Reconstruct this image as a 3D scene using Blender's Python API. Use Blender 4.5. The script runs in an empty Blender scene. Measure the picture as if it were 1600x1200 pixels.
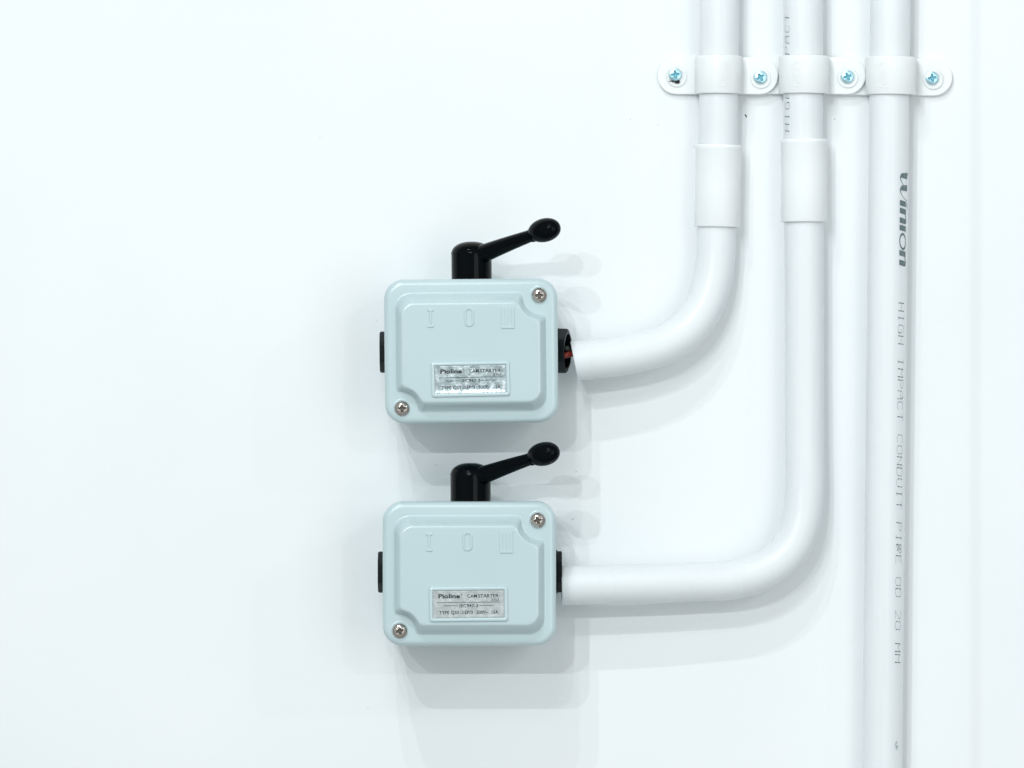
import bpy, bmesh, math, random
from mathutils import Vector, Matrix
import numpy as np

random.seed(7)
S = 0.00032            # metres per unit (one unit = one photo pixel on the wall)
DC = 10000.0           # camera distance from the wall, in units
R = math.radians
scene = bpy.context.scene
COL = scene.collection

# ------------------------------------------------------------------ camera
cam = bpy.data.cameras.new('camera')
cam.sensor_width = 36.0
cam.lens = 36.0 * DC / 1600.0
cam.clip_start = 0.05
cam.clip_end = 100
camo = bpy.data.objects.new('camera', cam)
COL.objects.link(camo)
camo.location = (0, -DC * S, 0)
camo.rotation_euler = (R(90), 0, 0)
scene.camera = camo

# ------------------------------------------------------------------ world
world = bpy.data.worlds.new('World')
scene.world = world
world.use_nodes = True
nt = world.node_tree
bg = nt.nodes['Background']
tc = nt.nodes.new('ShaderNodeTexCoord')
sp = nt.nodes.new('ShaderNodeSeparateXYZ')
nt.links.new(tc.outputs['Generated'], sp.inputs[0])
ramp = nt.nodes.new('ShaderNodeValToRGB')
mr = nt.nodes.new('ShaderNodeMapRange')
mr.inputs['From Min'].default_value = -1
nt.links.new(sp.outputs['Z'], mr.inputs['Value'])
nt.links.new(mr.outputs[0], ramp.inputs[0])
e = ramp.color_ramp.elements
e[0].position = 0.30; e[0].color = (0.86, 0.92, 0.92, 1)
e[1].position = 0.80; e[1].color = (1.04, 1.12, 1.14, 1)
# the room is dim straight behind the camera and near the wall plane, brighter in between
mr2 = nt.nodes.new('ShaderNodeMapRange')
mr2.inputs['From Min'].default_value = 0; mr2.inputs['From Max'].default_value = -1
nt.links.new(sp.outputs['Y'], mr2.inputs['Value'])
ramp2 = nt.nodes.new('ShaderNodeValToRGB')
nt.links.new(mr2.outputs[0], ramp2.inputs[0])
for p_, c_ in ((0.0, 0.62), (0.25, 0.72), (0.50, 0.95), (0.74, 1.12), (0.90, 1.12), (1.0, 1.0)):
    if p_ == 0.0: el = ramp2.color_ramp.elements[0]
    elif p_ == 1.0: el = ramp2.color_ramp.elements[-1]
    else: el = ramp2.color_ramp.elements.new(p_)
    el.position = p_; el.color = (c_, c_, c_, 1)
mx = nt.nodes.new('ShaderNodeMix'); mx.data_type = 'RGBA'; mx.blend_type = 'MULTIPLY'
mx.inputs[0].default_value = 1.0
nt.links.new(ramp.outputs[0], mx.inputs[6]); nt.links.new(ramp2.outputs[0], mx.inputs[7])
mr3 = nt.nodes.new('ShaderNodeMapRange')
mr3.inputs['From Min'].default_value = -0.9; mr3.inputs['From Max'].default_value = 0.9
mr3.inputs['To Min'].default_value = 1.10; mr3.inputs['To Max'].default_value = 0.95
nt.links.new(sp.outputs['X'], mr3.inputs['Value'])
mx2 = nt.nodes.new('ShaderNodeMix'); mx2.data_type = 'RGBA'; mx2.blend_type = 'MULTIPLY'
mx2.inputs[0].default_value = 1.0
nt.links.new(mx.outputs[2], mx2.inputs[6]); nt.links.new(mr3.outputs[0], mx2.inputs[7])
nt.links.new(mx2.outputs[2], bg.inputs['Color'])
bg.inputs['Strength'].default_value = 0.515

# ------------------------------------------------------------------ lamps
# rows of small ceiling lamps 1.5 m above the switches: (shadow slope x, shadow slope y, share of wall light)
LAMPS = [(-0.395, 0.290, 0.020), (0.184, 0.285, 0.062), (0.326, 0.285, 0.050),
         (0.315, 0.585, 0.058), (0.165, 0.585, 0.027),
         (0.210, 1.130, 0.035), (0.385, 1.130, 0.045),
         (-1.20, 0.650, 0.010)]
K = 68.0
H = 1.5
for i, (sx, sy, w) in enumerate(LAMPS):
    d = H / sy
    pos = Vector((-sx * d, -d, H))
    r = pos.length
    ld = bpy.data.lights.new('ceiling_lamp', 'POINT')
    ld.energy = K * w * r * r / (d / r)
    ld.shadow_soft_size = 0.0022 * r
    ld.color = (0.93, 0.985, 1.0)
    lo = bpy.data.objects.new('ceiling_lamp', ld)
    COL.objects.link(lo)
    lo.location = pos
# added soft fill, high in front, for the pipes and knob highlights
ld = bpy.data.lights.new('fill_panel_light', 'AREA')
ld.shape = 'RECTANGLE'; ld.size = 0.16; ld.size_y = 0.16
ld.energy = 1.0; ld.color = (0.95, 0.995, 1.0)
lo = bpy.data.objects.new('fill_panel_light', ld)
COL.objects.link(lo)
lo.location = (-0.08, -0.95, 0.50)
lo.rotation_euler = (Vector((0.24, 0, 0)) - Vector(lo.location)).to_track_quat('-Z', 'Y').to_euler()

# added broad soft fill from the right, between camera and wall
ld = bpy.data.lights.new('right_fill_light', 'AREA')
ld.shape = 'RECTANGLE'; ld.size = 0.6; ld.size_y = 0.7
ld.energy = 3.0; ld.color = (0.97, 1.0, 0.995)
lo = bpy.data.objects.new('right_fill_light', ld)
COL.objects.link(lo)
lo.location = (0.62, -1.25, -0.02)
lo.rotation_euler = (Vector((0.30, 0, 0)) - Vector(lo.location)).to_track_quat('-Z', 'Y').to_euler()

scene.view_settings.view_transform = 'Standard'
scene.view_settings.look = 'None'
scene.view_settings.exposure = -0.12
scene.view_settings.gamma = 1.0
scene.view_settings.use_curve_mapping = False

# ------------------------------------------------------------------ materials
def mat(name, col, rough=0.5, metal=0.0, spec=0.5, bump=None, mottle=None, coat=0.0):
    m = bpy.data.materials.new(name); m.use_nodes = True
    n = m.node_tree.nodes; l = m.node_tree.links
    b = n['Principled BSDF']
    b.inputs['Base Color'].default_value = (*col, 1)
    b.inputs['Roughness'].default_value = rough
    b.inputs['Metallic'].default_value = metal
    b.inputs['Specular IOR Level'].default_value = spec
    b.inputs['Coat Weight'].default_value = coat
    b.inputs['Coat Roughness'].default_value = 0.12
    t = n.new('ShaderNodeTexCoord')
    if bump:
        h = None
        for (scale, strength, dist, stretch) in bump:
            mp = n.new('ShaderNodeMapping'); mp.inputs['Scale'].default_value = stretch
            l.new(t.outputs['Object'], mp.inputs[0])
            no = n.new('ShaderNodeTexNoise'); no.inputs['Scale'].default_value = scale
            no.inputs['Detail'].default_value = 4
            l.new(mp.outputs[0], no.inputs['Vector'])
            bu = n.new('ShaderNodeBump'); bu.inputs['Strength'].default_value = strength
            bu.inputs['Distance'].default_value = dist
            l.new(no.outputs['Fac'], bu.inputs['Height'])
            if h: l.new(h.outputs[0], bu.inputs['Normal'])
            h = bu
        l.new(h.outputs[0], b.inputs['Normal'])
    if mottle:
        scale, c2, lo_, hi_, stretch = mottle
        mp = n.new('ShaderNodeMapping'); mp.inputs['Scale'].default_value = stretch
        l.new(t.outputs['Object'], mp.inputs[0])
        no = n.new('ShaderNodeTexNoise'); no.inputs['Scale'].default_value = scale
        no.inputs['Detail'].default_value = 6
        l.new(mp.outputs[0], no.inputs['Vector'])
        r_ = n.new('ShaderNodeValToRGB')
        r_.color_ramp.elements[0].position = lo_; r_.color_ramp.elements[0].color = (*col, 1)
        r_.color_ramp.elements[1].position = hi_; r_.color_ramp.elements[1].color = (*c2, 1)
        l.new(no.outputs['Fac'], r_.inputs[0])
        l.new(r_.outputs[0], b.inputs['Base Color'])
    return m

ONE = (1, 1, 1)
M_WALL = mat('wall_paint', (0.822, 0.838, 0.847), 0.75, spec=0.2,
             bump=[(900, 0.10, 0.0004, ONE), (45, 0.10, 0.0015, ONE)],
             mottle=(7, (0.79, 0.813, 0.825), 0.35, 0.75, ONE))
M_PVC = mat('white_pvc', (0.805, 0.84, 0.86), 0.34, spec=0.4,
            bump=[(160, 0.05, 0.0004, (1, 1, 0.06))],
            mottle=(500, (0.755, 0.797, 0.82), 0.55, 0.9, (1, 1, 0.035)))
M_COUP = mat('coupling_pvc', (0.875, 0.90, 0.91), 0.42, spec=0.4, bump=[(300, 0.05, 0.0003, ONE)])
M_SAD = mat('saddle_plastic', (0.83, 0.85, 0.85), 0.48, spec=0.35, bump=[(700, 0.08, 0.0002, ONE)],
            mottle=(90, (0.81, 0.83, 0.83), 0.4, 0.8, ONE))
M_EMB = mat('embossed_plastic', (0.83, 0.845, 0.845), 0.45, spec=0.35)
M_BOX = mat('pale_blue_enamel', (0.50, 0.615, 0.635), 0.28, spec=0.5, coat=0.25,
            bump=[(1500, 0.10, 0.00012, ONE), (120, 0.05, 0.0006, ONE)],
            mottle=(30, (0.485, 0.60, 0.625), 0.4, 0.75, ONE))
M_BODY = mat('box_body_enamel', (0.42, 0.56, 0.59), 0.4, spec=0.4, bump=[(1500, 0.1, 0.00012, ONE)])
M_BLACK = mat('glossy_black_plastic', (0.0008, 0.002, 0.0028), 0.07, spec=0.09, bump=[(400, 0.03, 0.0003, ONE)])
M_GLAND = mat('black_nylon', (0.006, 0.010, 0.012), 0.38, spec=0.13, bump=[(1800, 0.15, 0.0002, ONE)])
M_NICKEL = mat('nickel_screw', (0.62, 0.57, 0.53), 0.22, 1.0, bump=[(700, 0.25, 0.0004, ONE)],
               mottle=(900, (0.33, 0.29, 0.26), 0.5, 0.75, ONE))
M_ZINC = mat('blue_zinc_screw', (0.46, 0.70, 0.78), 0.36, 1.0, bump=[(900, 0.2, 0.0003, ONE)])
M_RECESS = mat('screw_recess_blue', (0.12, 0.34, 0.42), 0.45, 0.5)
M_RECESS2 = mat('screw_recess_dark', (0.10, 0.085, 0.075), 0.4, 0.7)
M_INK = mat('grey_green_ink', (0.075, 0.125, 0.125), 0.6)
M_INKW = mat('worn_grey_ink', (0.115, 0.165, 0.17), 0.55, mottle=(900, (0.20, 0.26, 0.265), 0.5, 0.7, (1, 1, 0.3)))
M_INKF = mat('faint_ink', (0.38, 0.45, 0.455), 0.6)
M_TEXT = mat('black_print', (0.02, 0.03, 0.035), 0.5)
M_RED = mat('red_insulation', (0.22, 0.018, 0.008), 0.4)
M_WBLK = mat('black_insulation', (0.01, 0.012, 0.014), 0.4)
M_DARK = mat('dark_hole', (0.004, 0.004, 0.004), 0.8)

for m_, rad_ in ((M_PVC, .5), (M_COUP, .5), (M_SAD, .4)):
    b_ = m_.node_tree.nodes['Principled BSDF']     # white PVC lets a little light through
    b_.inputs['Subsurface Weight'].default_value = rad_
    b_.inputs['Subsurface Radius'].default_value = (1.0, 1.0, 1.0)
    b_.inputs['Subsurface Scale'].default_value = 0.0035

def plate_mat(name, bumpk, c1, c2, rough):
    m = mat(name, c1, rough, 0.9, bump=[(420, bumpk, 0.0006, (1.5, 1, 1)), (1400, bumpk * .6, 0.0002, ONE)],
            mottle=(260, c2, 0.42, 0.66, (1.6, 1, 1)))
    return m
M_PLATE1 = plate_mat('wrinkled_foil_label', 0.32, (0.34, 0.405, 0.425), (0.62, 0.69, 0.71), 0.32)
M_PLATE2 = plate_mat('worn_foil_label', 0.14, (0.42, 0.445, 0.445), (0.53, 0.56, 0.565), 0.42)

# ------------------------------------------------------------------ helpers
def V(x, up, d):
    """local units (right, up, towards the viewer) -> metres"""
    return Vector((x * S, -d * S, up * S))

def at(px, py, d=0.0):
    """photo position at a distance d in front of the wall -> (right, up, d) in units"""
    f = 1 - d / DC
    return ((px - 800) * f, (600 - py) * f, d)

def finish(name, bm, m, parent=None, smooth=True, recalc=True, angle=40, bevel=0):
    if recalc: bmesh.ops.recalc_face_normals(bm, faces=bm.faces)
    me = bpy.data.meshes.new(name); bm.to_mesh(me); bm.free()
    for mm in (m if isinstance(m, (list, tuple)) else [m]): me.materials.append(mm)
    if smooth:
        for p in me.polygons: p.use_smooth = True
        me.set_sharp_from_angle(angle=R(angle))
    o = bpy.data.objects.new(name, me); COL.objects.link(o)
    if parent: o.parent = parent
    if bevel:
        b = o.modifiers.new('bevel', 'BEVEL'); b.width = bevel * S; b.segments = 3
        b.limit_method = 'ANGLE'; b.angle_limit = R(50)
        b.harden_normals = False
    return o

def tag(o, label=None, cat=None, group=None, kind=None):
    if label: o['label'] = label
    if cat: o['category'] = cat
    if group: o['group'] = group
    if kind: o['kind'] = kind
    return o

def empty(name, x, up, d=0.0, rot=0.0):
    o = bpy.data.objects.new(name, None); COL.objects.link(o)
    o.empty_display_size = 0.01
    o.location = V(x, up, d); o.rotation_euler = (0, rot, 0)
    return o

def loft(bm, rings, close_first=False, close_last=False, mi=0):
    vr = [[bm.verts.new(V(*p)) for p in r] for r in rings]
    n = len(vr[0])
    for a, b in zip(vr[:-1], vr[1:]):
        for i in range(n):
            f = bm.faces.new((a[i], a[(i + 1) % n], b[(i + 1) % n], b[i])); f.material_index = mi
    for flag, r in ((close_first, vr[0]), (close_last, vr[-1])):
        if flag:
            c = bm.verts.new(sum((v.co for v in r), Vector()) / n)
            for i in range(n):
                f = bm.faces.new((r[i], r[(i + 1) % n], c)); f.material_index = mi
    return vr

def box(bm, x0, x1, u0, u1, d0, d1):
    c = [bm.verts.new(V(x, u, d)) for d in (d0, d1) for u in (u0, u1) for x in (x0, x1)]
    for f in ((0, 1, 3, 2), (4, 5, 7, 6), (0, 1, 5, 4), (2, 3, 7, 6), (0, 2, 6, 4), (1, 3, 7, 5)):
        bm.faces.new([c[i] for i in f])

def prism(bm, pts, d0, d1):
    """pts: (x, up) outline, extruded from d0 to d1"""
    a = [bm.verts.new(V(x, u, d0)) for x, u in pts]
    b = [bm.verts.new(V(x, u, d1)) for x, u in pts]
    n = len(pts)
    bm.faces.new(a); bm.faces.new(b)
    for i in range(n): bm.faces.new((a[i], a[(i + 1) % n], b[(i + 1) % n], b[i]))

def catmull(pts, step=4.0):
    P = [np.array(p, float) for p in pts]
    P = [2 * P[0] - P[1]] + P + [2 * P[-1] - P[-2]]
    out = []
    for i in range(1, len(P) - 2):
        L = np.linalg.norm(P[i + 1] - P[i]); k = max(2, int(L / step))
        # centripetal-ish cubic Hermite
        l0 = np.linalg.norm(P[i] - P[i - 1]); l2 = np.linalg.norm(P[i + 2] - P[i + 1])
        m1 = ((P[i + 1] - P[i]) / L * l0 + (P[i] - P[i - 1]) / l0 * L) / (L + l0) * L
        m2 = ((P[i + 2] - P[i + 1]) / l2 * L + (P[i + 1] - P[i]) / L * l2) / (L + l2) * L
        for j in range(k):
            t = j / k
            h00 = 2 * t**3 - 3 * t**2 + 1; h10 = t**3 - 2 * t**2 + t
            h01 = -2 * t**3 + 3 * t**2; h11 = t**3 - t**2
            out.append(h00 * P[i] + h10 * m1 + h01 * P[i + 1] + h11 * m2)
    out.append(P[-2])
    return out

def tube_rings(path, rad, n=48, shear_first=None, shear_last=None):
    """path of (x,up,d); rad number or list"""
    path = [np.array(p, float) for p in path]
    T = [path[min(i + 1, len(path) - 1)] - path[max(i - 1, 0)] for i in range(len(path))]
    T = [t / np.linalg.norm(t) for t in T]
    ref = np.array((0, 0, 1.0))
    if abs(T[0] @ ref) > .9: ref = np.array((1.0, 0, 0))
    u = ref - T[0] * (ref @ T[0]); u /= np.linalg.norm(u)
    rings = []
    for i, (p, t) in enumerate(zip(path, T)):
        u = u - t * (u @ t); u /= np.linalg.norm(u)
        v = np.cross(t, u)
        r = rad[i] if isinstance(rad, (list, tuple)) else rad
        ring = []
        for k in range(n):
            a = 2 * math.pi * k / n
            q = u * math.cos(a) * r + v * math.sin(a) * r
            sh = shear_first if i == 0 else (shear_last if i == len(path) - 1 else None)
            pt = p + q
            if sh is not None: pt = pt + t * float(q @ np.array(sh, float))
            ring.append(tuple(pt))
        rings.append(ring)
    return rings

def hollow_tube(bm, path, ro, ri, n=56, **kw):
    o = tube_rings(path, ro, n, **kw); i = tube_rings(path, ri, n, **kw)
    rings = o + i[::-1] + [o[0]]
    # join outer -> far lip -> inner -> near lip
    vr = [[bm.verts.new(V(*p)) for p in r] for r in rings[:-1]]
    vr.append(vr[0])
    for a, b in zip(vr[:-1], vr[1:]):
        for k in range(n):
            bm.faces.new((a[k], a[(k + 1) % n], b[(k + 1) % n], b[k]))

def lathe(bm, prof, axis_x, base_up, axis_d, n=64):
    """prof: (radius, up) around an upright axis"""
    rings = [[(axis_x + r * math.cos(2 * math.pi * k / n), base_up + u, axis_d + r * math.sin(2 * math.pi * k / n))
              for k in range(n)] for r, u in prof]
    loft(bm, rings, True, True)

# --- lettering
def glyphs(text, extrude=0.0, bold=0.0, shear=0.0, res=3):
    c = bpy.data.curves.new('t', 'FONT'); c.body = text; c.size = 1; c.resolution_u = res
    c.offset = bold; c.extrude = extrude; c.shear = shear
    o = bpy.data.objects.new('t', c); COL.objects.link(o)
    dg = bpy.context.evaluated_depsgraph_get(); dg.update()
    me = bpy.data.meshes.new_from_object(o.evaluated_get(dg))
    bpy.data.objects.remove(o); bpy.data.curves.remove(c)
    bm = bmesh.new(); bm.from_mesh(me); bpy.data.meshes.remove(me)
    return bm

def fit(bm, cap_text_h=None):
    xs = [v.co.x for v in bm.verts]
    return min(xs), max(xs)

CAP = 0.729  # cap height of the built-in typeface at size 1 (measured below)
_b = glyphs('H'); CAP = max(v.co.y for v in _b.verts) - min(v.co.y for v in _b.verts); _b.free()

def add_flat_text(bm, text, x0, x1, base, cap, d, bold=0.0, th=0.25, shear=0.0):
    g = glyphs(text, 0.0, bold, shear)
    a, b = fit(g)
    sx = (x1 - x0) / (b - a); sy = cap / CAP
    vm = {}
    for v in g.verts:
        vm[v.index] = bm.verts.new(V(x0 + (v.co.x - a) * sx, base + v.co.y * sy, d))
    for f in g.faces:
        try: bm.faces.new([vm[v.index] for v in f.verts])
        except ValueError: pass
    g.free()

# stroke lettering, 4 x 6 grid, as printed by a coding machine
STROKES = {
 'H': [[(0,0),(0,6)],[(4,0),(4,6)],[(0,3),(4,3)]], 'I': [[(1,0),(3,0)],[(1,6),(3,6)],[(2,0),(2,6)]],
 'G': [[(4,5),(3,6),(1,6),(0,5),(0,1),(1,0),(4,0),(4,3),(2,3)]],
 'M': [[(0,0),(0,6),(2,3),(4,6),(4,0)]], 'P': [[(0,0),(0,6),(3,6),(4,5),(4,4),(3,3),(0,3)]],
 'A': [[(0,0),(0,4),(1,6),(3,6),(4,4),(4,0)],[(0,3),(4,3)]], 'C': [[(4,5),(3,6),(1,6),(0,5),(0,1),(1,0),(3,0),(4,1)]],
 'T': [[(0,6),(4,6)],[(2,0),(2,6)]], 'O': [[(0,1),(0,5),(1,6),(3,6),(4,5),(4,1),(3,0),(1,0),(0,1)]],
 'N': [[(0,0),(0,6),(4,0),(4,6)]], 'D': [[(0,0),(0,6),(3,6),(4,5),(4,1),(3,0),(0,0)]],
 'U': [[(0,6),(0,1),(1,0),(3,0),(4,1),(4,6)]], 'E': [[(4,0),(0,0),(0,6),(4,6)],[(0,3),(3,3)]],
 '2': [[(0,5),(1,6),(3,6),(4,5),(4,4),(0,0),(4,0)]], '0': [[(0,1),(0,5),(1,6),(3,6),(4,5),(4,1),(3,0),(1,0),(0,1)]],
}

def stroke_text(bm_dark, bm_faint, text, pitch, width, height, place, skip=()):
    """place(along, across) -> (x, up, d)"""
    for ci, ch in enumerate(text):
        if ch == ' ' or ci in skip: continue
        for line in STROKES[ch]:
            for (ax, ay), (bx, by) in zip(line[:-1], line[1:]):
                p = np.array((ci * pitch + ax / 4 * width, ay / 6 * height))
                q = np.array((ci * pitch + bx / 4 * width, by / 6 * height))
                p[0] += 0.10 * p[1]; q[0] += 0.10 * q[1]
                d = q - p; L = np.linalg.norm(d); d /= L; nrm = np.array((-d[1], d[0]))
                cross = abs(d[1]) > .8
                w = 0.70 if cross else 0.36
                bm = bm_dark if cross else bm_faint
                # machine print: heavy ends, weak middle
                k = max(1, int(L / 1.6))
                for j in range(k):
                    if cross and k > 3 and 0.36 < (j + .5) / k < 0.64: tgt = bm_faint; ww = w * .7
                    else: tgt = bm; ww = w * random.uniform(.85, 1.15)
                    a = p + d * L * j / k; b = p + d * L * (j + 1) / k
                    vs = [tgt.verts.new(V(*place(*c))) for c in (a - nrm * ww, b - nrm * ww, b + nrm * ww, a + nrm * ww)]
                    tgt.faces.new(vs)

# ------------------------------------------------------------------ wall (with a shallow set-back at the right, shaped to darken a strip)
bm = bmesh.new()
prof = [(-2600, 0), (690, 0)]
for i in range(9):
    t = i / 8
    prof.append((711 + 27 * t, -6 * (3 * t * t - 2 * t ** 3)))
prof += [(790, -6), (2600, -6)]
cols = [[bm.verts.new(V(x, u, d)) for u in (-2200, -600, 600, 2200)] for x, d in prof]
for a, b in zip(cols[:-1], cols[1:]):
    for j in range(3): bm.faces.new((a[j], b[j], b[j + 1], a[j + 1]))
wall = finish('wall', bm, M_WALL, recalc=False)
for p in wall.data.polygons:
    pass
tag(wall, 'smooth white painted wall', 'wall', kind='structure')

# tiny marks on the paint
def blob(bm, x, u, d, rx, ry, rot=0, n=12, hgt=0.5):
    c = bm.verts.new(V(x, u, d + hgt)); rng = []
    for k in range(n):
        a = 2 * math.pi * k / n; r = random.uniform(.75, 1.15)
        px, py = math.cos(a) * rx * r, math.sin(a) * ry * r
        rng.append(bm.verts.new(V(x + px * math.cos(rot) - py * math.sin(rot), u + px * math.sin(rot) + py * math.cos(rot), d)))
    for k in range(n): bm.faces.new((rng[k], rng[(k + 1) % n], c))
for px, py, rx, ry, rot, m_ in [(1164.8, 180, 2.2, 1.3, -.6, M_DARK), (1166, 182.3, 1.0, 1.8, .3, M_DARK),
                          (1304, 186, .9, .9, 0, M_INK), (1085, 229, 1.0, .7, 0, M_INKF), (1028, 195, .8, .8, 0, M_INKF),
                          (895, 811, 2.2, .6, .15, M_INKF), (900, 737, 2.4, .5, .5, M_INKF), (682, 727, 1.6, .5, .5, M_INKF), (575, 1107, .8, .8, 0, M_INKF),
                          (588, 500, 1.0, 1.4, 0, M_SAD), (985, 186, 1.5, .6, .8, M_INKF), (500, 215, .8, .8, 0, M_INKF)]:
    bm = bmesh.new(); blob(bm, *at(px, py)[:2], 0.05, rx, ry, rot)
    finish('paint_speck', bm, m_, wall, smooth=False)

# ------------------------------------------------------------------ screws
def screw_mesh(Rr, dome, cw, cl, depth, rim=0.0, square=0.0, rot=0.0):
    bm = bmesh.new()
    nr, na = 30, 96
    rings = []
    def hgt(x, y):
        r = math.hypot(x, y) / Rr
        h = dome * (1 - r ** 2.6)
        c, s = math.cos(rot), math.sin(rot)
        X, Y = abs(x * c + y * s), abs(-x * s + y * c)
        a = max(X - cl * (1), Y - cw * (1.25 - .5 * X / cl)); b = max(Y - cl, X - cw * (1.25 - .5 * Y / cl))
        sd = min(a, b)
        k = min(max(0.5 - sd / 0.9, 0), 1); k = k * k * (3 - 2 * k)
        return h - depth * k * (1 - 0.35 * r), k
    ver = []
    ctr = bm.verts.new(V(0, 0, hgt(0, 0)[0]))
    ks = {ctr: 1}
    for i in range(1, nr + 1):
        ring = []
        for j in range(na):
            a = 2 * math.pi * j / na; r = Rr * i / nr
            x, y = r * math.cos(a), r * math.sin(a)
            h, k = hgt(x, y)
            v = bm.verts.new(V(x, y, h)); ks[v] = k; ring.append(v)
        ver.append(ring)
    ver.append([bm.verts.new(V(Rr * 1.02 * math.cos(2*math.pi*j/na), Rr * 1.02 * math.sin(2*math.pi*j/na), -1.0)) for j in range(na)])
    ver.append([bm.verts.new(V(Rr * .9 * math.cos(2*math.pi*j/na), Rr * .9 * math.sin(2*math.pi*j/na), -3.0)) for j in range(na)])
    for v in ver[-1] + ver[-2]: ks[v] = 0
    for j in range(na):
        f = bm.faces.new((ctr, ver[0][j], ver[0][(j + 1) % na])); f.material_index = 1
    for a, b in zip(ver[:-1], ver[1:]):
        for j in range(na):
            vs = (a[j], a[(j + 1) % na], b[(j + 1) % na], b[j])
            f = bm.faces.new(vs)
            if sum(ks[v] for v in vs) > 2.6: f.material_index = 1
    return bm

# ------------------------------------------------------------------ rotary switch
D = 190.0
F = 1 - D / DC
NA = 900
ANG = np.linspace(0, 2 * np.pi, NA, endpoint=False)
RS = np.arange(0, 215, 0.12)
CX = np.cos(ANG)[:, None] * RS[None, :]
CY = np.sin(ANG)[:, None] * RS[None, :]

def rr(x, y, cx, cy, hx, hy, r):
    qx = np.abs(x - cx) - hx + r; qy = np.abs(y - cy) - hy + r
    return np.hypot(np.maximum(qx, 0), np.maximum(qy, 0)) + np.minimum(np.maximum(qx, qy), 0) - r

def smax(a, b, k):
    h = np.maximum(k - np.abs(a - b), 0) / k
    return np.maximum(a, b) + h * h * k * 0.25

def contour(fn, d):
    f = fn(CX, CY)
    idx = np.argmax(f > 0, axis=1)
    ii = np.arange(NA)
    f0 = f[ii, idx - 1]; f1 = f[ii, idx]
    r = RS[idx - 1] + (RS[1] - RS[0]) * (-f0 / (f1 - f0))
    return [(r[i] * math.cos(ANG[i]), r[i] * math.sin(ANG[i]), d) for i in range(NA)]

def outer(off): return lambda x, y: rr(x, y, 0, 0, 135.8, 113.0, 31) - off

def plateau(u, up_t, up_b):
    """u 0 foot .. 1 top edge; notches round the two screws"""
    hx = 118 + (107.5 - 118) * u; hy = 93.5 + (76.5 - 93.5) * u
    r = 25 + (19 - 25) * u
    rt = 28 + 9 * u; rb = 24 + 8.5 * u
    def f(x, y):
        s = rr(x, y, 0, -2.2, hx, hy, r)
        s = smax(s, rt - np.hypot(x - 110, y - up_t), 9)
        s = smax(s, rb + 1 - np.hypot(x + 110, y - up_b), 8)
        return s
    return f

def lid_mesh(up_t, up_b):
    bm = bmesh.new(); rings = []
    rings.append(contour(outer(-5), 108)); rings.append(contour(outer(-1), 108))
    rings.append(contour(outer(0), 109.5)); rings.append(contour(outer(0), 158))
    for k in range(1, 9):
        a = math.pi / 2 * k / 8
        rings.append(contour(outer(-10 * (1 - math.cos(a))), 160 + 9 * math.sin(a)))
    pf = plateau(0, up_t, up_b)
    rings.append(contour(lambda x, y: pf(x, y) - 1.5, 169.3))
    for k in range(0, 17):
        u = k / 16
        h = 0.30 * u + 0.70 * (u * u * (3 - 2 * u))
        rings.append(contour(plateau(u, up_t, up_b), 169.3 + 20.7 * h))
    pt = plateau(1, up_t, up_b)
    for off in (2.5, 8, 20, 45):
        rings.append(contour(lambda x, y, o=off: pt(x, y) + o, 190.0 + min(off, 8) * .02))
    sc = [[(x * F, y * F, d) for x, y, d in r] for r in rings]
    loft(bm, sc, False, True)
    return bm

def hexnut(bm, R1, r_in, x0, x1, ax_u, ax_d, tilt=0.0, pitch=0.0, chamf=2.0):
    """hex nut round an axis along x, vertex up"""
    n = 48
    def hexr(a):
        a = (a + math.pi / 6) % (math.pi / 3) - math.pi / 6
        return R1 * math.cos(math.pi / 6) / math.cos(a)
    def ring(x, f):
        pts = []
        for k in range(n):
            a = 2 * math.pi * k / n
            r = f(a)
            pts.append([x, r * math.cos(a + math.pi / 2 + math.pi / 6 * 0), r * math.sin(a + math.pi / 2)])
        return pts
    # vertices of the hexagon at a = 30 deg + k*60 ; turn so that one points up
    def ringv(x, f):
        pts = []
        for k in range(n):
            a = 2 * math.pi * k / n
            r = f(a); b = a + math.pi / 6
            pts.append([x, r * math.cos(b), r * math.sin(b)])
        return pts
    s = 1 if x1 > x0 else -1
    rs = [ringv(x0, hexr), ringv(x1 - s * chamf, hexr), ringv(x1, lambda a: min(hexr(a), R1 * .94)),
          ringv(x1, lambda a: r_in), ringv(x0, lambda a: r_in)]
    out = []
    for rg in rs:
        o = []
        for x, u, d in rg:
            dx = x - x0
            X = dx * math.cos(tilt) + d * (-math.sin(tilt)) * 1.0
            Dd = dx * math.sin(tilt) + d * math.cos(tilt)
            X2 = X * math.cos(pitch) - u * math.sin(pitch); U2 = X * math.sin(pitch) + u * math.cos(pitch)
            o.append((x0 + X2, ax_u + U2, ax_d + Dd))
        out.append(o)
    out.append(out[0])
    vr = [[bm.verts.new(V(*p)) for p in r] for r in out[:-1]]; vr.append(vr[0])
    for a, b in zip(vr[:-1], vr[1:]):
        for k in range(n): bm.faces.new((a[k], a[(k + 1) % n], b[(k + 1) % n], b[k]))

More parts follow.
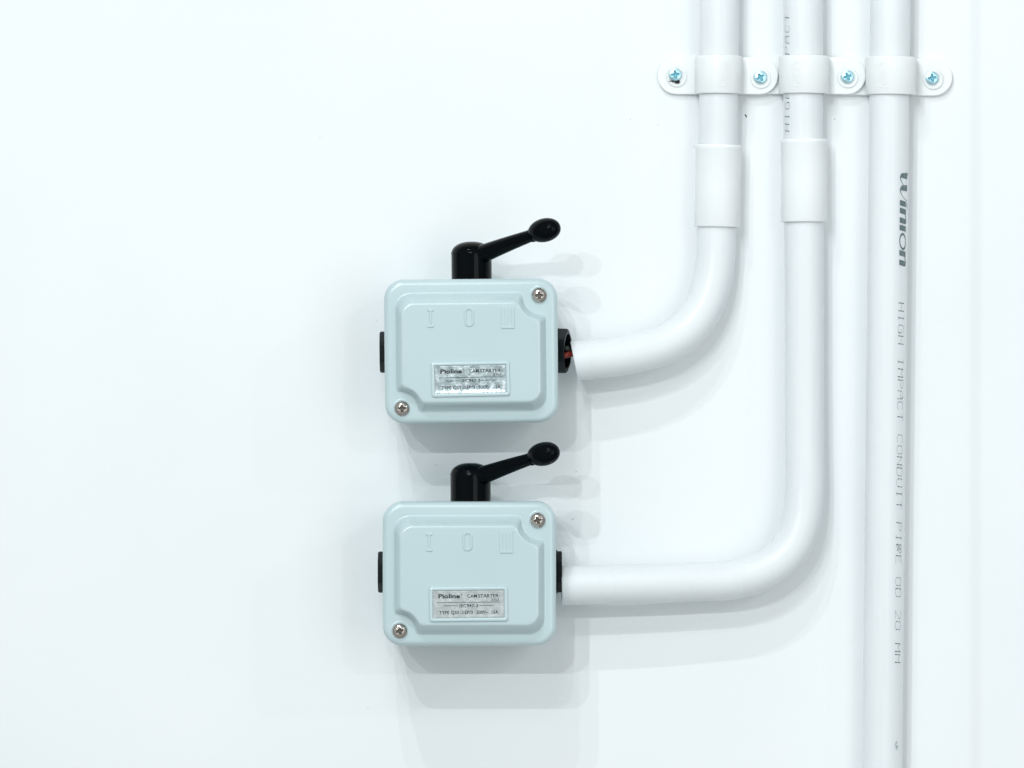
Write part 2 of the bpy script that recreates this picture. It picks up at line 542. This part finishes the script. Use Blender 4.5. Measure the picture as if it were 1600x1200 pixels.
def make_switch(px, py, rot, label, up_t, up_b, lab_up, sym_up, loose, plate_m, tilt_label, handle_x, cross):
    fx, fy = (px - 800) * F, (600 - py) * F
    root = empty('rotary_switch', fx, fy, 0, rot)
    tag(root, label, 'switch', 'cam starter switches on the wall')
    # body behind the lid
    bm = bmesh.new()
    rg = [contour(outer(-9), 0.0), contour(outer(-8), 0.6), contour(outer(-6), 60), contour(outer(-4.5), 108.5)]
    loft(bm, [[(x * F, y * F, d) for x, y, d in r] for r in rg], True, False)
    finish('body', bm, M_BODY, root)
    lid = finish('lid', lid_mesh(up_t, up_b), M_BOX, root, angle=75)
    # lid screws
    for (sx, su, dd) in ((107.3, up_t + 1.5, 171.5), (-109, up_b - .5, 171.5)):
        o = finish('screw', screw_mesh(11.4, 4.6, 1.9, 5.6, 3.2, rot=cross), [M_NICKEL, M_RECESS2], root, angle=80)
        o.location = V(sx * F, su * F, dd)
        bm = bmesh.new()   # shallow seat ring
        rings = [[(sx*F + r * math.cos(a), su*F + r * math.sin(a), dd + h) for a in np.linspace(0, 2*math.pi, 48, endpoint=False)]
                 for r, h in ((15.5, -2.4), (14.6, -1.9), (13.0, -1.9), (12.2, -2.6))]
        loft(bm, rings)
        finish('screw_seat', bm, M_BOX, root)
    # raised position marks I, O and III
    z0, z1 = 189.6, 191.8
    cu = sym_up
    bm = bmesh.new()
    x = -61.5
    box(bm, x - 1.6, x + 1.6, cu - 12, cu + 12, z0, z1)
    box(bm, x - 4.6, x + 4.6, cu + 10.5, cu + 14, z0, z1 + .05)
    box(bm, x - 4.6, x + 4.6, cu - 14, cu - 10.5, z0, z1 + .05)
    finish('position_mark', bm, M_BOX, root, smooth=False, bevel=.5)
    bm = bmesh.new(); x = -2.5; rings = []
    n = 48
    def stad(r, d):
        out = []
        for k in range(n):
            a = 2 * math.pi * k / n
            out.append((x + r * math.cos(a), cu + 1 + (7.2 if math.sin(a) > 0 else -7.2) + r * math.sin(a), d))
        return out
    loft(bm, [stad(7.6, z0), stad(7.4, z1 - .4), stad(6.8, z1), stad(4.9, z1), stad(4.3, z1 - .4), stad(4.1, z0)])
    finish('position_mark', bm, M_BOX, root, angle=30)
    bm = bmesh.new(); x = 56.8; u = cu - .5
    box(bm, x - 10, x + 10, u + 11.5, u + 16.5, z0, z1)
    box(bm, x - 10, x + 10, u - 16.5, u - 12.5, z0, z1)
    for q in (-7.9, -2.7, 2.7, 7.9):
        box(bm, x + q - 2.1, x + q + 2.1, u - 13, u + 12, z0, z1 - .05)
    box(bm, x - 9.5, x + 9.5, u - 12.8, u + 12.3, z0, z1 - .65)
    finish('position_mark', bm, M_BOX, root, smooth=False, bevel=.45)
    # label: raised frame, foil plate, print
    lx, lu = -1.2, lab_up
    fr = empty_holder = None
    def rrect(hx, hy, r, d, n=64):
        out = []
        for k in range(n):
            a = 2 * math.pi * k / n
            ca, sa = math.cos(a), math.sin(a)
            cxs = (hx - r) * (1 if ca > 0 else -1); cys = (hy - r) * (1 if sa > 0 else -1)
            out.append((cxs + r * ca, cys + r * sa, d))
        return out
    bm = bmesh.new()
    hx, hy = 60.5, 26.8
    loft(bm, [rrect(hx, hy, 4.5, z0 - .2), rrect(hx - .3, hy - .3, 4.5, z1 + .6), rrect(hx - 1.0, hy - 1.0, 4, z1 + 1.3),
              rrect(hx - 4.8, hy - 4.6, 2, z1 + 1.3), rrect(hx - 5.6, hy - 5.4, 1.2, z1 + .7), rrect(hx - 5.9, hy - 5.7, 1.0, z0 - .2)])
    frame = finish('label_frame', bm, M_BOX, root, angle=50)
    frame.location = V(lx * F, lu * F, 0); frame.rotation_euler = (0, tilt_label, 0)
    bm = bmesh.new()
    nx, ny = 70, 28
    hx2, hy2 = 54.3, 20.8
    g = []
    for j in range(ny + 1):
        row = []
        for i in range(nx + 1):
            X = -hx2 + 2 * hx2 * i / nx; U = -hy2 + 2 * hy2 * j / ny
            edge = min(hx2 - abs(X), hy2 - abs(U))
            h = 190.7 + (.10 * math.sin(X * .35 + U * .2) + 1.1 * math.exp((-hy2 - U) / 2.6) + .5 * math.exp((-hx2 - X) / 4) if loose else .03 * math.sin(X * .2))
            if edge < 2 and not (i in (0, nx) or j in (0, ny)): h += .1
            ox = random.uniform(-.7, .3) if i == nx and loose else 0
            row.append(bm.verts.new(V(X + ox, U, h)))
        g.append(row)
    for j in range(ny):
        for i in range(nx): bm.faces.new((g[j][i], g[j][i+1], g[j+1][i+1], g[j+1][i]))
    plate = finish('label_plate', bm, plate_m, root, angle=80)
    plate.location = frame.location; plate.rotation_euler = frame.rotation_euler
    bm = bmesh.new(); t = 191.12 if not loose else 191.35
    def tx(s, a, b, base, cap, bold=0.0): add_flat_text(bm, s, a, b, base, cap, t, bold + .006)
    # frame centre in the photo: (731.7, 944)
    ox, oy = 731.7, 944.0
    tx('Pioline', 685.6 - ox, 718.8 - ox, oy - 934.6, 6.3, .028)
    tx('®', 719.6 - ox, 721.6 - ox, oy - 930.2, 2.4, .01)
    tx('CAM', 729.8 - ox, 744.6 - ox, oy - 934.0, 5.0, .006)
    tx('STARTER', 746.3 - ox, 778.0 - ox, oy - 934.0, 5.0, .006)
    tx('2353', 766.6 - ox, 778.0 - ox, oy - 939.7, 3.8, .003)
    tx('IEC947-3', 718.2 - ox, 746.0 - ox, oy - 948.7, 4.6, .004)
    tx('TYPE', 686.5 - ox, 702.0 - ox, oy - 959.0, 4.9, .004)
    tx('QS5', 704.6 - ox, 717.0 - ox, oy - 959.0, 4.9, .004)
    tx('-15P/3', 719.0 - ox, 738.0 - ox, oy - 959.0, 4.9, .004)
    tx('500V~', 744.0 - ox, 762.0 - ox, oy - 959.0, 4.9, .004)
    tx('15A', 767.0 - ox, 777.2 - ox, oy - 959.0, 4.9, .004)
    for a, b, y, w in ((683.5, 779.5, 941.2, .32), (693.5, 715.0, 946.2, .36), (748.5, 770.0, 946.2, .36)):
        vs = [bm.verts.new(V(q, r_, t)) for q, r_ in ((a - ox, oy - y - w), (b - ox, oy - y - w), (b - ox, oy - y + w), (a - ox, oy - y + w))]
        bm.faces.new(vs)
    finish('printed_text', bm, M_TEXT, plate, smooth=False)
    # knockout gland on the left side
    bm = bmesh.new()
    hexnut(bm, 32, 12, -128, -142.3, 0, 70)
    loft(bm, [[(-128 - 12.0, 12.5 * math.cos(a), 70 + 12.5 * math.sin(a)) for a in np.linspace(0, 2*math.pi, 24, endpoint=False)],
              [(-128 - 12.2, 6 * math.cos(a), 70 + 6 * math.sin(a)) for a in np.linspace(0, 2*math.pi, 24, endpoint=False)]], False, True)
    finish('blanking_plug', bm, M_GLAND, root, angle=30)
    bm = bmesh.new()
    if loose:
        hexnut(bm, 34.5, 27, 129, 149.5, 0, 76, tilt=R(12), pitch=R(-3))
        loft(bm, [[(138 - (r_ * math.sin(t_)) * .2, 1 + r_ * math.cos(t_), 77 + r_ * math.sin(t_)) for t_ in np.linspace(0, 2*math.pi, 32, endpoint=False)] for r_ in (27, 10)], False, True)
        for o_ in (-1,):
            # threaded insert inside
            rings = [[(126 + a_ , 1 + r_ * math.cos(t_), 74 + r_ * math.sin(t_)) for t_ in np.linspace(0, 2*math.pi, 40, endpoint=False)]
                     for a_, r_ in ((0, 24.5), (4, 24.5), (4, 19), (0, 18))]
            loft(bm, rings)
    else:
        hexnut(bm, 32, 24, 128, 143.0, 0, 70, chamf=1.0)
        rings = [[(128 + a_, r_ * math.cos(t_), 70 + r_ * math.sin(t_)) for t_ in np.linspace(0, 2*math.pi, 40, endpoint=False)]
                 for a_, r_ in ((2, 30), (2.2, 33), (8, 34.0), (8.6, 30))]
        loft(bm, rings)
    finish('cable_gland', bm, M_GLAND, root, angle=30)
    # dark inside of the gland opening
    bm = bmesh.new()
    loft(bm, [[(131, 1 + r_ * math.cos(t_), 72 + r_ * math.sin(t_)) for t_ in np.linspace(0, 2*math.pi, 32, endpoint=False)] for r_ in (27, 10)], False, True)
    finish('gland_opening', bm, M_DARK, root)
    # handle
    hx0 = handle_x; hd = 98
    bm = bmesh.new()
    prof = [(31.3, 106), (31.3, 150.2), (31.9, 150.8), (31.9, 151.6)]
    for k in range(1, 13):
        a = math.pi / 2 * k / 12
        prof.append((31.2 * math.cos(a) ** .86 if k < 12 else 0.5, 151.6 + 18.2 * math.sin(a)))
    prof = prof[:-1]
    prof[-1] = (9.0, 169.4)
    lathe(bm, prof, hx0, 0, hd)
    hub = finish('handle', bm, M_BLACK, root, angle=35)
    bd = 178.0
    p0 = np.array((hx0 + 12, 148.0, hd + 14)); p3 = np.array((hx0 + 93, 176.5, bd - 8))
    path = []
    for k in range(21):
        t_ = k / 20
        p = p0 + (p3 - p0) * t_
        p = p + np.array((0, 0.6 * math.sin(math.pi * t_), 0))
        path.append(tuple(p))
    rad = [15.0 - 5.6 * (k / 20) ** .9 for k in range(21)]
    bm = bmesh.new(); loft(bm, tube_rings(path, rad, 40), True, True)
    # collar before the knob
    dirv = (p3 - p0) / np.linalg.norm(p3 - p0)
    pc = p3
    col = [tuple(pc + dirv * q) for q in (-1.5, 0, 3.0, 4.0)]
    loft(bm, tube_rings(col, [9.2, 11.0, 11.2, 9.6], 40), True, True)
    finish('lever_arm', bm, M_BLACK, hub, angle=35)
    # egg knob
    c = np.array((hx0 + 112.5, 184.0, bd + 6)); ax = np.array((.80, .17, .58)); ax /= np.linalg.norm(ax)
    kn = []; kr = []
    for k in range(1, 24):
        a = math.pi * k / 24
        kn.append(tuple(c - ax * 28.0 * math.cos(a))); kr.append(18.4 * math.sin(a) ** .92 * (1 - .03 * math.cos(a)))
    bm = bmesh.new(); loft(bm, tube_rings(kn, kr, 48), True, True)
    finish('knob', bm, M_BLACK, hub, angle=80)
    return root

make_switch(736.0, 548.3, R(-0.55),
            'upper pale blue switch box, loose black gland and red wire at its right side', 84.5, -88.5, -44.0, 51.0, True, M_PLATE1, R(-.6), 1.5, R(2))
make_switch(733.2, 897.3, R(-0.1),
            'lower pale blue switch box, pipe tight against its right gland', 82.0, -88.5, -46.6, 49.5, False, M_PLATE2, R(-.5), 1.7, R(14))

# ------------------------------------------------------------------ wires at the upper switch
def wire(name, pts, r, m, label):
    bm = bmesh.new()
    loft(bm, tube_rings(catmull(pts, 2), r, 16), True, True)
    o = finish(name, bm, m); tag(o, label, 'wire')
wire('wire', [at(874, 557, 84), at(884, 555, 86), at(892, 553, 82), at(915, 556, 74)], 4.7, M_RED, 'short red wire between the upper switch and its bent pipe')
wire('wire', [at(874, 544, 80), at(884, 544.5, 84), at(893, 548, 80), at(915, 551, 72)], 4.3, M_WBLK, 'short black wire just above the red wire in the gland gap')

# ------------------------------------------------------------------ conduits
RP = 31.0
ZP = 36.0
def upright(px_top, px_bot, y0, y1, dc):
    return [at(px_top + (px_bot - px_top) * t, y0 + (y1 - y0) * t, dc) for t in np.linspace(0, 1, 12)]

def coupling(parent, xt, xb, y0, y1, r, dc):
    bm = bmesh.new()
    path = upright(xt, xb, y0, y1, dc)
    # rounded lips
    P = [np.array(p) for p in path]
    t = (P[-1] - P[0]); L = np.linalg.norm(t); t /= L
    pts = [tuple(P[0] + t * q) for q in (0, .5, 1.6, 6, 6.8, L * .5, L - 1.6, L - .4, L)]
    rads = [r - 1.4, r - .5, r, r, r - .25, r - .4, r, r - .5, r - 1.6]
    o = tube_rings(pts, rads, 72)
    inn = tube_rings(pts, [RP + .15] * len(pts), 72)
    vr = [[bm.verts.new(V(*p)) for p in q] for q in o + inn[::-1]]; vr.append(vr[0])
    for a, b in zip(vr[:-1], vr[1:]):
        for k in range(72): bm.faces.new((a[k], a[(k + 1) % 72], b[(k + 1) % 72], b[k]))
    return finish('coupling', bm, M_COUP, parent, angle=50)

def cyl_place(xc_fn, dc, r, reading):
    """wrap (along, across) on an upright pipe; reading: ('down', y0, phi0) or ('up', y0, phi0)"""
    mode, y0, phi0 = reading
    def f(al, ac):
        if mode == 'down': y = y0 + al; phi = phi0 + ac / r
        else: y = y0 - al; phi = phi0 - ac / r
        xc, u, d0 = at(xc_fn(y), y, dc)
        return (xc + (r + .18) * math.sin(phi), u, dc + (r + .18) * math.cos(phi))
    return f

# left conduit: upright pipe, coupling, bend to the upper switch
c1 = empty('conduit', *at(1122, 300, 0))
tag(c1, 'white conduit from the leftmost pipe clamp bending to the upper switch', 'conduit pipe', 'white conduits')
def child_of(o, root):
    o.parent = root; o.matrix_parent_inverse = Matrix.Translation(-root.location)
    return o
bm = bmesh.new(); hollow_tube(bm, upright(1125.0, 1121.2, -60, 290, ZP), RP - .3, RP - 4)
child_of(finish('pipe', bm, M_PVC), c1)
child_of(coupling(None, 1122.9, 1120.3, 226.5, 355, 35.8, ZP + .4), c1)
P1 = [(1120.4, 300, 31.5), (1119.5, 360, 32), (1117.6, 405, 33.5), (1112, 443, 36), (1100, 478, 40), (1078, 511, 46), (1043, 536, 53), (990, 552.5, 61), (942, 559.5, 66), (897.5, 564, 69)]
path = catmull([at(p[0], p[1], 36.4 + (p[2] - 31.5) * .88) for p in P1], 4)
bm = bmesh.new()
hollow_tube(bm, path, RP - .3, RP - 4.5, n=64, shear_last=(0, .10, 0.08))
child_of(finish('bent_pipe', bm, M_PVC, angle=50), c1)

# middle conduit
c2 = empty('conduit', *at(1255, 300, 0))
tag(c2, 'white conduit from the middle pipe clamp bending to the lower switch', 'conduit pipe', 'white conduits')
bm = bmesh.new(); hollow_tube(bm, upright(1255.0, 1255.0, -60, 280, ZP), RP, RP - 4)
pipe2 = child_of(finish('pipe', bm, M_PVC), c2)
child_of(coupling(None, 1256.0, 1256.2, 217.5, 347, 36.3, ZP + .4), c2)
P2 = [(1256.2, 280, 31.5), (1256.5, 400, 32), (1257, 600, 34), (1257.2, 700, 37), (1257, 770, 41), (1252.5, 812, 44), (1240, 849, 48), (1217, 877, 52), (1186, 895, 56), (1145, 905.5, 59), (1080, 909.5, 63), (980, 912.5, 68), (877.3, 915, 70)]
path = catmull([at(p[0], p[1], 36.4 + (p[2] - 31.5) * .88) for p in P2], 4)
bm = bmesh.new(); hollow_tube(bm, path, RP - .4, RP - 4.5, n=64)
child_of(finish('bent_pipe', bm, M_PVC, angle=50), c2)
# print on the middle pipe, reading upwards at its left side
bd_, bf_ = bmesh.new(), bmesh.new()
pl = cyl_place(lambda y: 1255.0, ZP, RP, ('up', 206.0, R(-46.5)))
stroke_text(bd_, bf_, 'HIGH IMPACT', 17.15, 10.6, 11.2, pl, skip=(5, 6))
child_of(finish('printed_text', bd_, M_INK, smooth=False), c2)
child_of(finish('printed_text', bf_, M_INKF, smooth=False), c2)

# right conduit
c3 = empty('conduit', *at(1389, 600, 0))
tag(c3, 'straight white conduit at the far right with grey print down it', 'conduit pipe', 'white conduits')
x3 = lambda y: 1391.0 - 0.0104 * y
bm = bmesh.new(); hollow_tube(bm, upright(x3(-60), x3(1290), -60, 1290, ZP), RP + .3, RP - 4)
child_of(finish('pipe', bm, M_PVC), c3)
bd_, bf_ = bmesh.new(), bmesh.new()
pl = cyl_place(x3, ZP, RP + .3, ('down', 473.5, R(31)))
stroke_text(bd_, bf_, 'HIGH IMPACT CONDUIT PIPE OD 20 MM', 17.12, 12.2, 11.6, pl)
bs_ = bmesh.new()
for (yy, ac) in ((852, 3), (855, 7), (858, 5), (1163, 3.5), (1167, 6), (1167, 8), (1160, 6), (1165, 5)):
    for q in range(5):
        a, b = yy - 473.5 + random.uniform(-3, 3), ac + random.uniform(-2.5, 2.5)
        w = random.uniform(.4, 1.1)
        tgt = bs_ if yy > 1000 else (bf_ if q > 2 else bd_)
        tgt.faces.new([tgt.verts.new(V(*pl(a + i, b + j))) for i, j in ((-w, -w * .8), (w, -w), (w * .7, w), (-w, w * .8))])
child_of(finish('printed_text', bd_, M_INK, smooth=False), c3)
child_of(finish('printed_text', bf_, M_INKF, smooth=False), c3)
child_of(finish('ink_smudge', bs_, M_INKF, smooth=False), c3)
# brand word, bold slanted, reading down
pl = cyl_place(x3, ZP, RP + .3, ('down', 268.0, R(32)))
word = bmesh.new()
SH = .20
def patch(al0, al1, ac0, ac1, t0=None, t1=None, n=6):
    """slanted bar from the baseline side (ac0) to the top side (ac1); t0/t1 = its span at the top end"""
    t0 = al0 if t0 is None else t0; t1 = al1 if t1 is None else t1
    rows = []
    for k in range(n + 1):
        q = k / n; ac = ac0 + (ac1 - ac0) * q
        rows.append([word.verts.new(V(*pl(u + SH * ac, ac))) for u in (al0 + (t0 - al0) * q, al1 + (t1 - al1) * q)])
    for a, b in zip(rows[:-1], rows[1:]): word.faces.new((a[0], a[1], b[1], b[0]))
def ribbon(pts, w):
    P = [np.array(p, float) for p in pts]; prev = None
    for k, p in enumerate(P):
        t = P[min(k + 1, len(P) - 1)] - P[max(k - 1, 0)]; t /= np.linalg.norm(t); nn = np.array((-t[1], t[0]))
        ww = w[k] if isinstance(w, (list, tuple)) else w
        cur = [word.verts.new(V(*pl(q[0] + SH * q[1], q[1]))) for q in (p - nn * ww / 2, p + nn * ww / 2)]
        if prev: word.faces.new((prev[0], prev[1], cur[1], cur[0]))
        prev = cur
XH = 14.5
# W: two heavy strokes, two hair strokes swinging up
ribbon([(1, 16.5), (3, 19.2), (-2, 21)], [1.6, 1.2, .8])
patch(3, 10, 2.5, 18, -1, 9.5); ribbon([(5, 3.5), (9, .8), (14, 1.4), (19, 5), (22.5, 11), (24.5, 18)], [3.5, 2.6, 1.5, 1.1, 1.0, 1.2])
patch(22, 29.5, 2.5, 18, 18, 28); ribbon([(24.5, 3.5), (29, .8), (34, 1.6), (39, 6), (42, 12), (43.5, 19)], [3.5, 2.6, 1.5, 1.1, 1.0, 1.6])
# i
patch(45, 53.5, 0, XH); ribbon([(46.5, XH + 4), (50, XH + 3.2), (54, XH + 5.2)], 1.6)
def letter_n(a):
    patch(a, a + 8.5, 0, XH); patch(a + 15, a + 23.5, 0, XH - 2)
    ribbon([(a + 8.4, XH - 3.2), (a + 12, XH - .8), (a + 17, XH + .2), (a + 21, XH - .6), (a + 22.5, XH - 2.3)], [1.4, 2.0, 2.4, 2.4, 1.6])
letter_n(57)
patch(83.5, 92, 0, XH)
ribbon([(108.5 + 11.6 * math.cos(q), XH / 2 + (XH / 2 - .6) * math.sin(q)) for q in np.linspace(0, 2 * math.pi, 37)],
       [1.7 + 1.9 * abs(math.cos(q)) ** 2 for q in np.linspace(0, 2 * math.pi, 37)])
letter_n(123)
child_of(finish('printed_word', word, M_INKW, smooth=False), c3)

# ------------------------------------------------------------------ pipe saddles
def tab_outline(xc_end, x_in, half, side, n=22):
    pts = []
    if side < 0:
        pts.append((x_in, half)); 
        for k in range(n + 1):
            a = math.pi / 2 + math.pi * k / n
            pts.append((xc_end + half * math.cos(a), half * math.sin(a)))
        pts.append((x_in, -half))
    else:
        pts.append((x_in, -half))
        for k in range(n + 1):
            a = -math.pi / 2 + math.pi * k / n
            pts.append((xc_end + half * math.cos(a), half * math.sin(a)))
        pts.append((x_in, half))
    return pts

def boss(bm, x, u, d, r=15.5, h=2.4):
    n = 48
    rings = [[(x + q * math.cos(2 * math.pi * k / n), u + q * math.sin(2 * math.pi * k / n), d + w) for k in range(n)]
             for q, w in ((r + 1, -.6), (r, h * .5), (r - 1.2, h), (r - 3.2, h), (r - 4.6, h * .2), (r - 6, h * .0 + .2))]
    loft(bm, rings, False, True)

def make_saddle(pxc, pyc, hw, xl, xr, left_top, right_base, right_top, screws, label, hole=False, text_phi=-0.42, rot=0.0, left_full=True):
    X0, U0, _ = at(pxc, pyc, 20)
    root = empty('pipe_clamp', X0, U0, 0, rot)
    tag(root, label, 'pipe clamp', 'saddle clamps in a row')
    half = 29.4
    bm = bmesh.new()
    # arch
    ro, ri = hw, RP + .6
    n = 40
    op = [(-ro, 0.3), (-ro, 14)] + [(-ro * math.cos(math.pi * k / n), ZP + .5 + ro * math.sin(math.pi * k / n) * (ri + 5) / ro) for k in range(n + 1)] + [(ro, 14), (ro, 0.3)]
    ip = [(-ri, 0.3), (-ri, 14)] + [(-ri * math.cos(math.pi * k / n), ZP + ri * math.sin(math.pi * k / n)) for k in range(n + 1)] + [(ri, 14), (ri, 0.3)]
    rings = []
    for u, gr in ((-half, 1.0), (-half + .35, .35), (-half + 1.1, 0), (half - 1.1, 0), (half - .35, .35), (half, 1.0)):
        prof = []
        for (x, d) in op:
            cx_, cd = 0, ZP; v = np.array((x - cx_, max(d - cd, 0) if d > cd else 0)); L = np.linalg.norm(v) or 1
            v = v / L
            prof.append((x - v[0] * gr, u, d - v[1] * gr))
        prof += [(x, u, d) for x, d in ip[::-1]]
        rings.append(prof)
    loft(bm, rings)
    # end caps of the arch between outer and inner outlines
    m_ = len(op)
    for rgi in (0, -1):
        vs = [bm.verts.new(V(*p)) for p in rings[rgi]]
        nn = len(vs)
        for i in range(m_ - 1): bm.faces.new((vs[i], vs[i + 1], vs[nn - 2 - i], vs[nn - 1 - i]))
    bmesh.ops.remove_doubles(bm, verts=bm.verts, dist=S * .01)
    arch = finish('strap', bm, M_SAD, root, angle=35)
    # tabs
    bm = bmesh.new()
    prism(bm, tab_outline(xl - pxc + half, -ro + 2.0, half - .4, -1), 0.2, left_top)
    finish('tab', bm, M_SAD, root, angle=35, bevel=1.3)
    bm = bmesh.new()
    prism(bm, tab_outline(xr - pxc - half, ro - 2.0, half - .4, 1), right_base, right_top)
    if right_base > 1: box(bm, ro - 2.0, ro + 1.6, -half + 1, half - 1, .3, right_base + 2)
    finish('tab', bm, M_SAD, root, angle=35, bevel=1.3)
    for (spx, spy, d0, rt, bx, by) in screws:
        sx, su = spx - pxc, pyc - spy
        bm = bmesh.new(); boss(bm, sx + bx, su - by, d0)
        finish('screw_boss', bm, M_SAD, root, angle=60)
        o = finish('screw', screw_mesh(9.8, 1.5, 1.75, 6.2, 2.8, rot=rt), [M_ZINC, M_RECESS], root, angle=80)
        o.location = V(sx, su, d0 + 4.2)
        bm = bmesh.new()
        loft(bm, [[(sx + q * math.cos(t_), su + q * math.sin(t_), w) for t_ in np.linspace(0, 2*math.pi, 32, endpoint=False)] for q, w in ((9.4, d0 + 3.4), (6.5, d0 + .3))])
        finish('screw_neck', bm, M_ZINC, root)
    if hole:
        sx, su = screws[0][0] - pxc, pyc - screws[0][1]
        bm = bmesh.new(); dd = left_top + .75
        pts = [(-10.5, -9.5), (-8.5, -11.3), (-5.8, -10.3), (-4.4, -11.4), (-1.5, -11.2), (1.0, -13.6), (6.0, -13.8), (7.4, -11.6), (6.6, -8.8), (1, -8.4), (-3, -8.2), (-5.0, -8.8), (-6.4, -9.6), (-9.6, -10.3)]
        prism(bm, [(sx + a, su + b) for a, b in pts], dd - .3, dd + 2.4)  # black raised patch standing in for the dark gap under the screw
        finish('screw_hole_patch', bm, M_DARK, root, smooth=False)
    # embossed word
    g = glyphs('NISO', .03, .0, 0, 4)
    a0, a1 = fit(g); L = 38.0; sx = L / (a1 - a0); sy = 15.0 / CAP
    for k in range(1, 6):
        bmesh.ops.bisect_plane(g, geom=g.verts[:] + g.edges[:] + g.faces[:], plane_co=(0, k / 6 * CAP, 0), plane_no=(0, 1, 0))
    for v in g.verts:
        al = -L / 2 + (v.co.x - a0) * sx; ac = v.co.y * sy; ex = v.co.z / .03
        phi = text_phi + (7.5 - ac) / ro
        rr_ = 1.0
        v.co = V((ro + .02 + .5 * ex) * math.sin(phi), al, ZP + .5 + (ri + 5 + .02 + .5 * ex) * math.cos(phi))
    finish('embossed_text', g, M_EMB, root, smooth=False)
    return root

make_saddle(1122.3, 118.0, 36.2, 1027.5, 1216, 9.5, 10.5, 17.5,
            [(1055.3, 116.5, 9.5, R(8), 2.5, 4.0), (1188, 120.5, 17.5, R(30), .8, 2.0)],
            'leftmost saddle clamp, dark gap under its left screw', hole=True, text_phi=.25, rot=R(.3))
make_saddle(1256.0, 117.8, 38.6, 1160, 1353, 9.5, 10.5, 17.5,
            [(1324, 119.5, 17.5, R(20), .8, 2.0)],
            'middle saddle clamp over the pipe with lettering at its left edge', text_phi=-.32, rot=R(.3))
make_saddle(1391.3, 119.5, 38.6, 1297, 1489, 9.5, .3, 9.5,
            [(1456.8, 121.0, 9.5, R(10), 2.2, 2.4)],
            'rightmost saddle clamp, right tab ending on bare wall', text_phi=-.36, rot=R(.5))
# make parts follow their roots' frames (children were built in root space already)
bpy.context.view_layer.update()
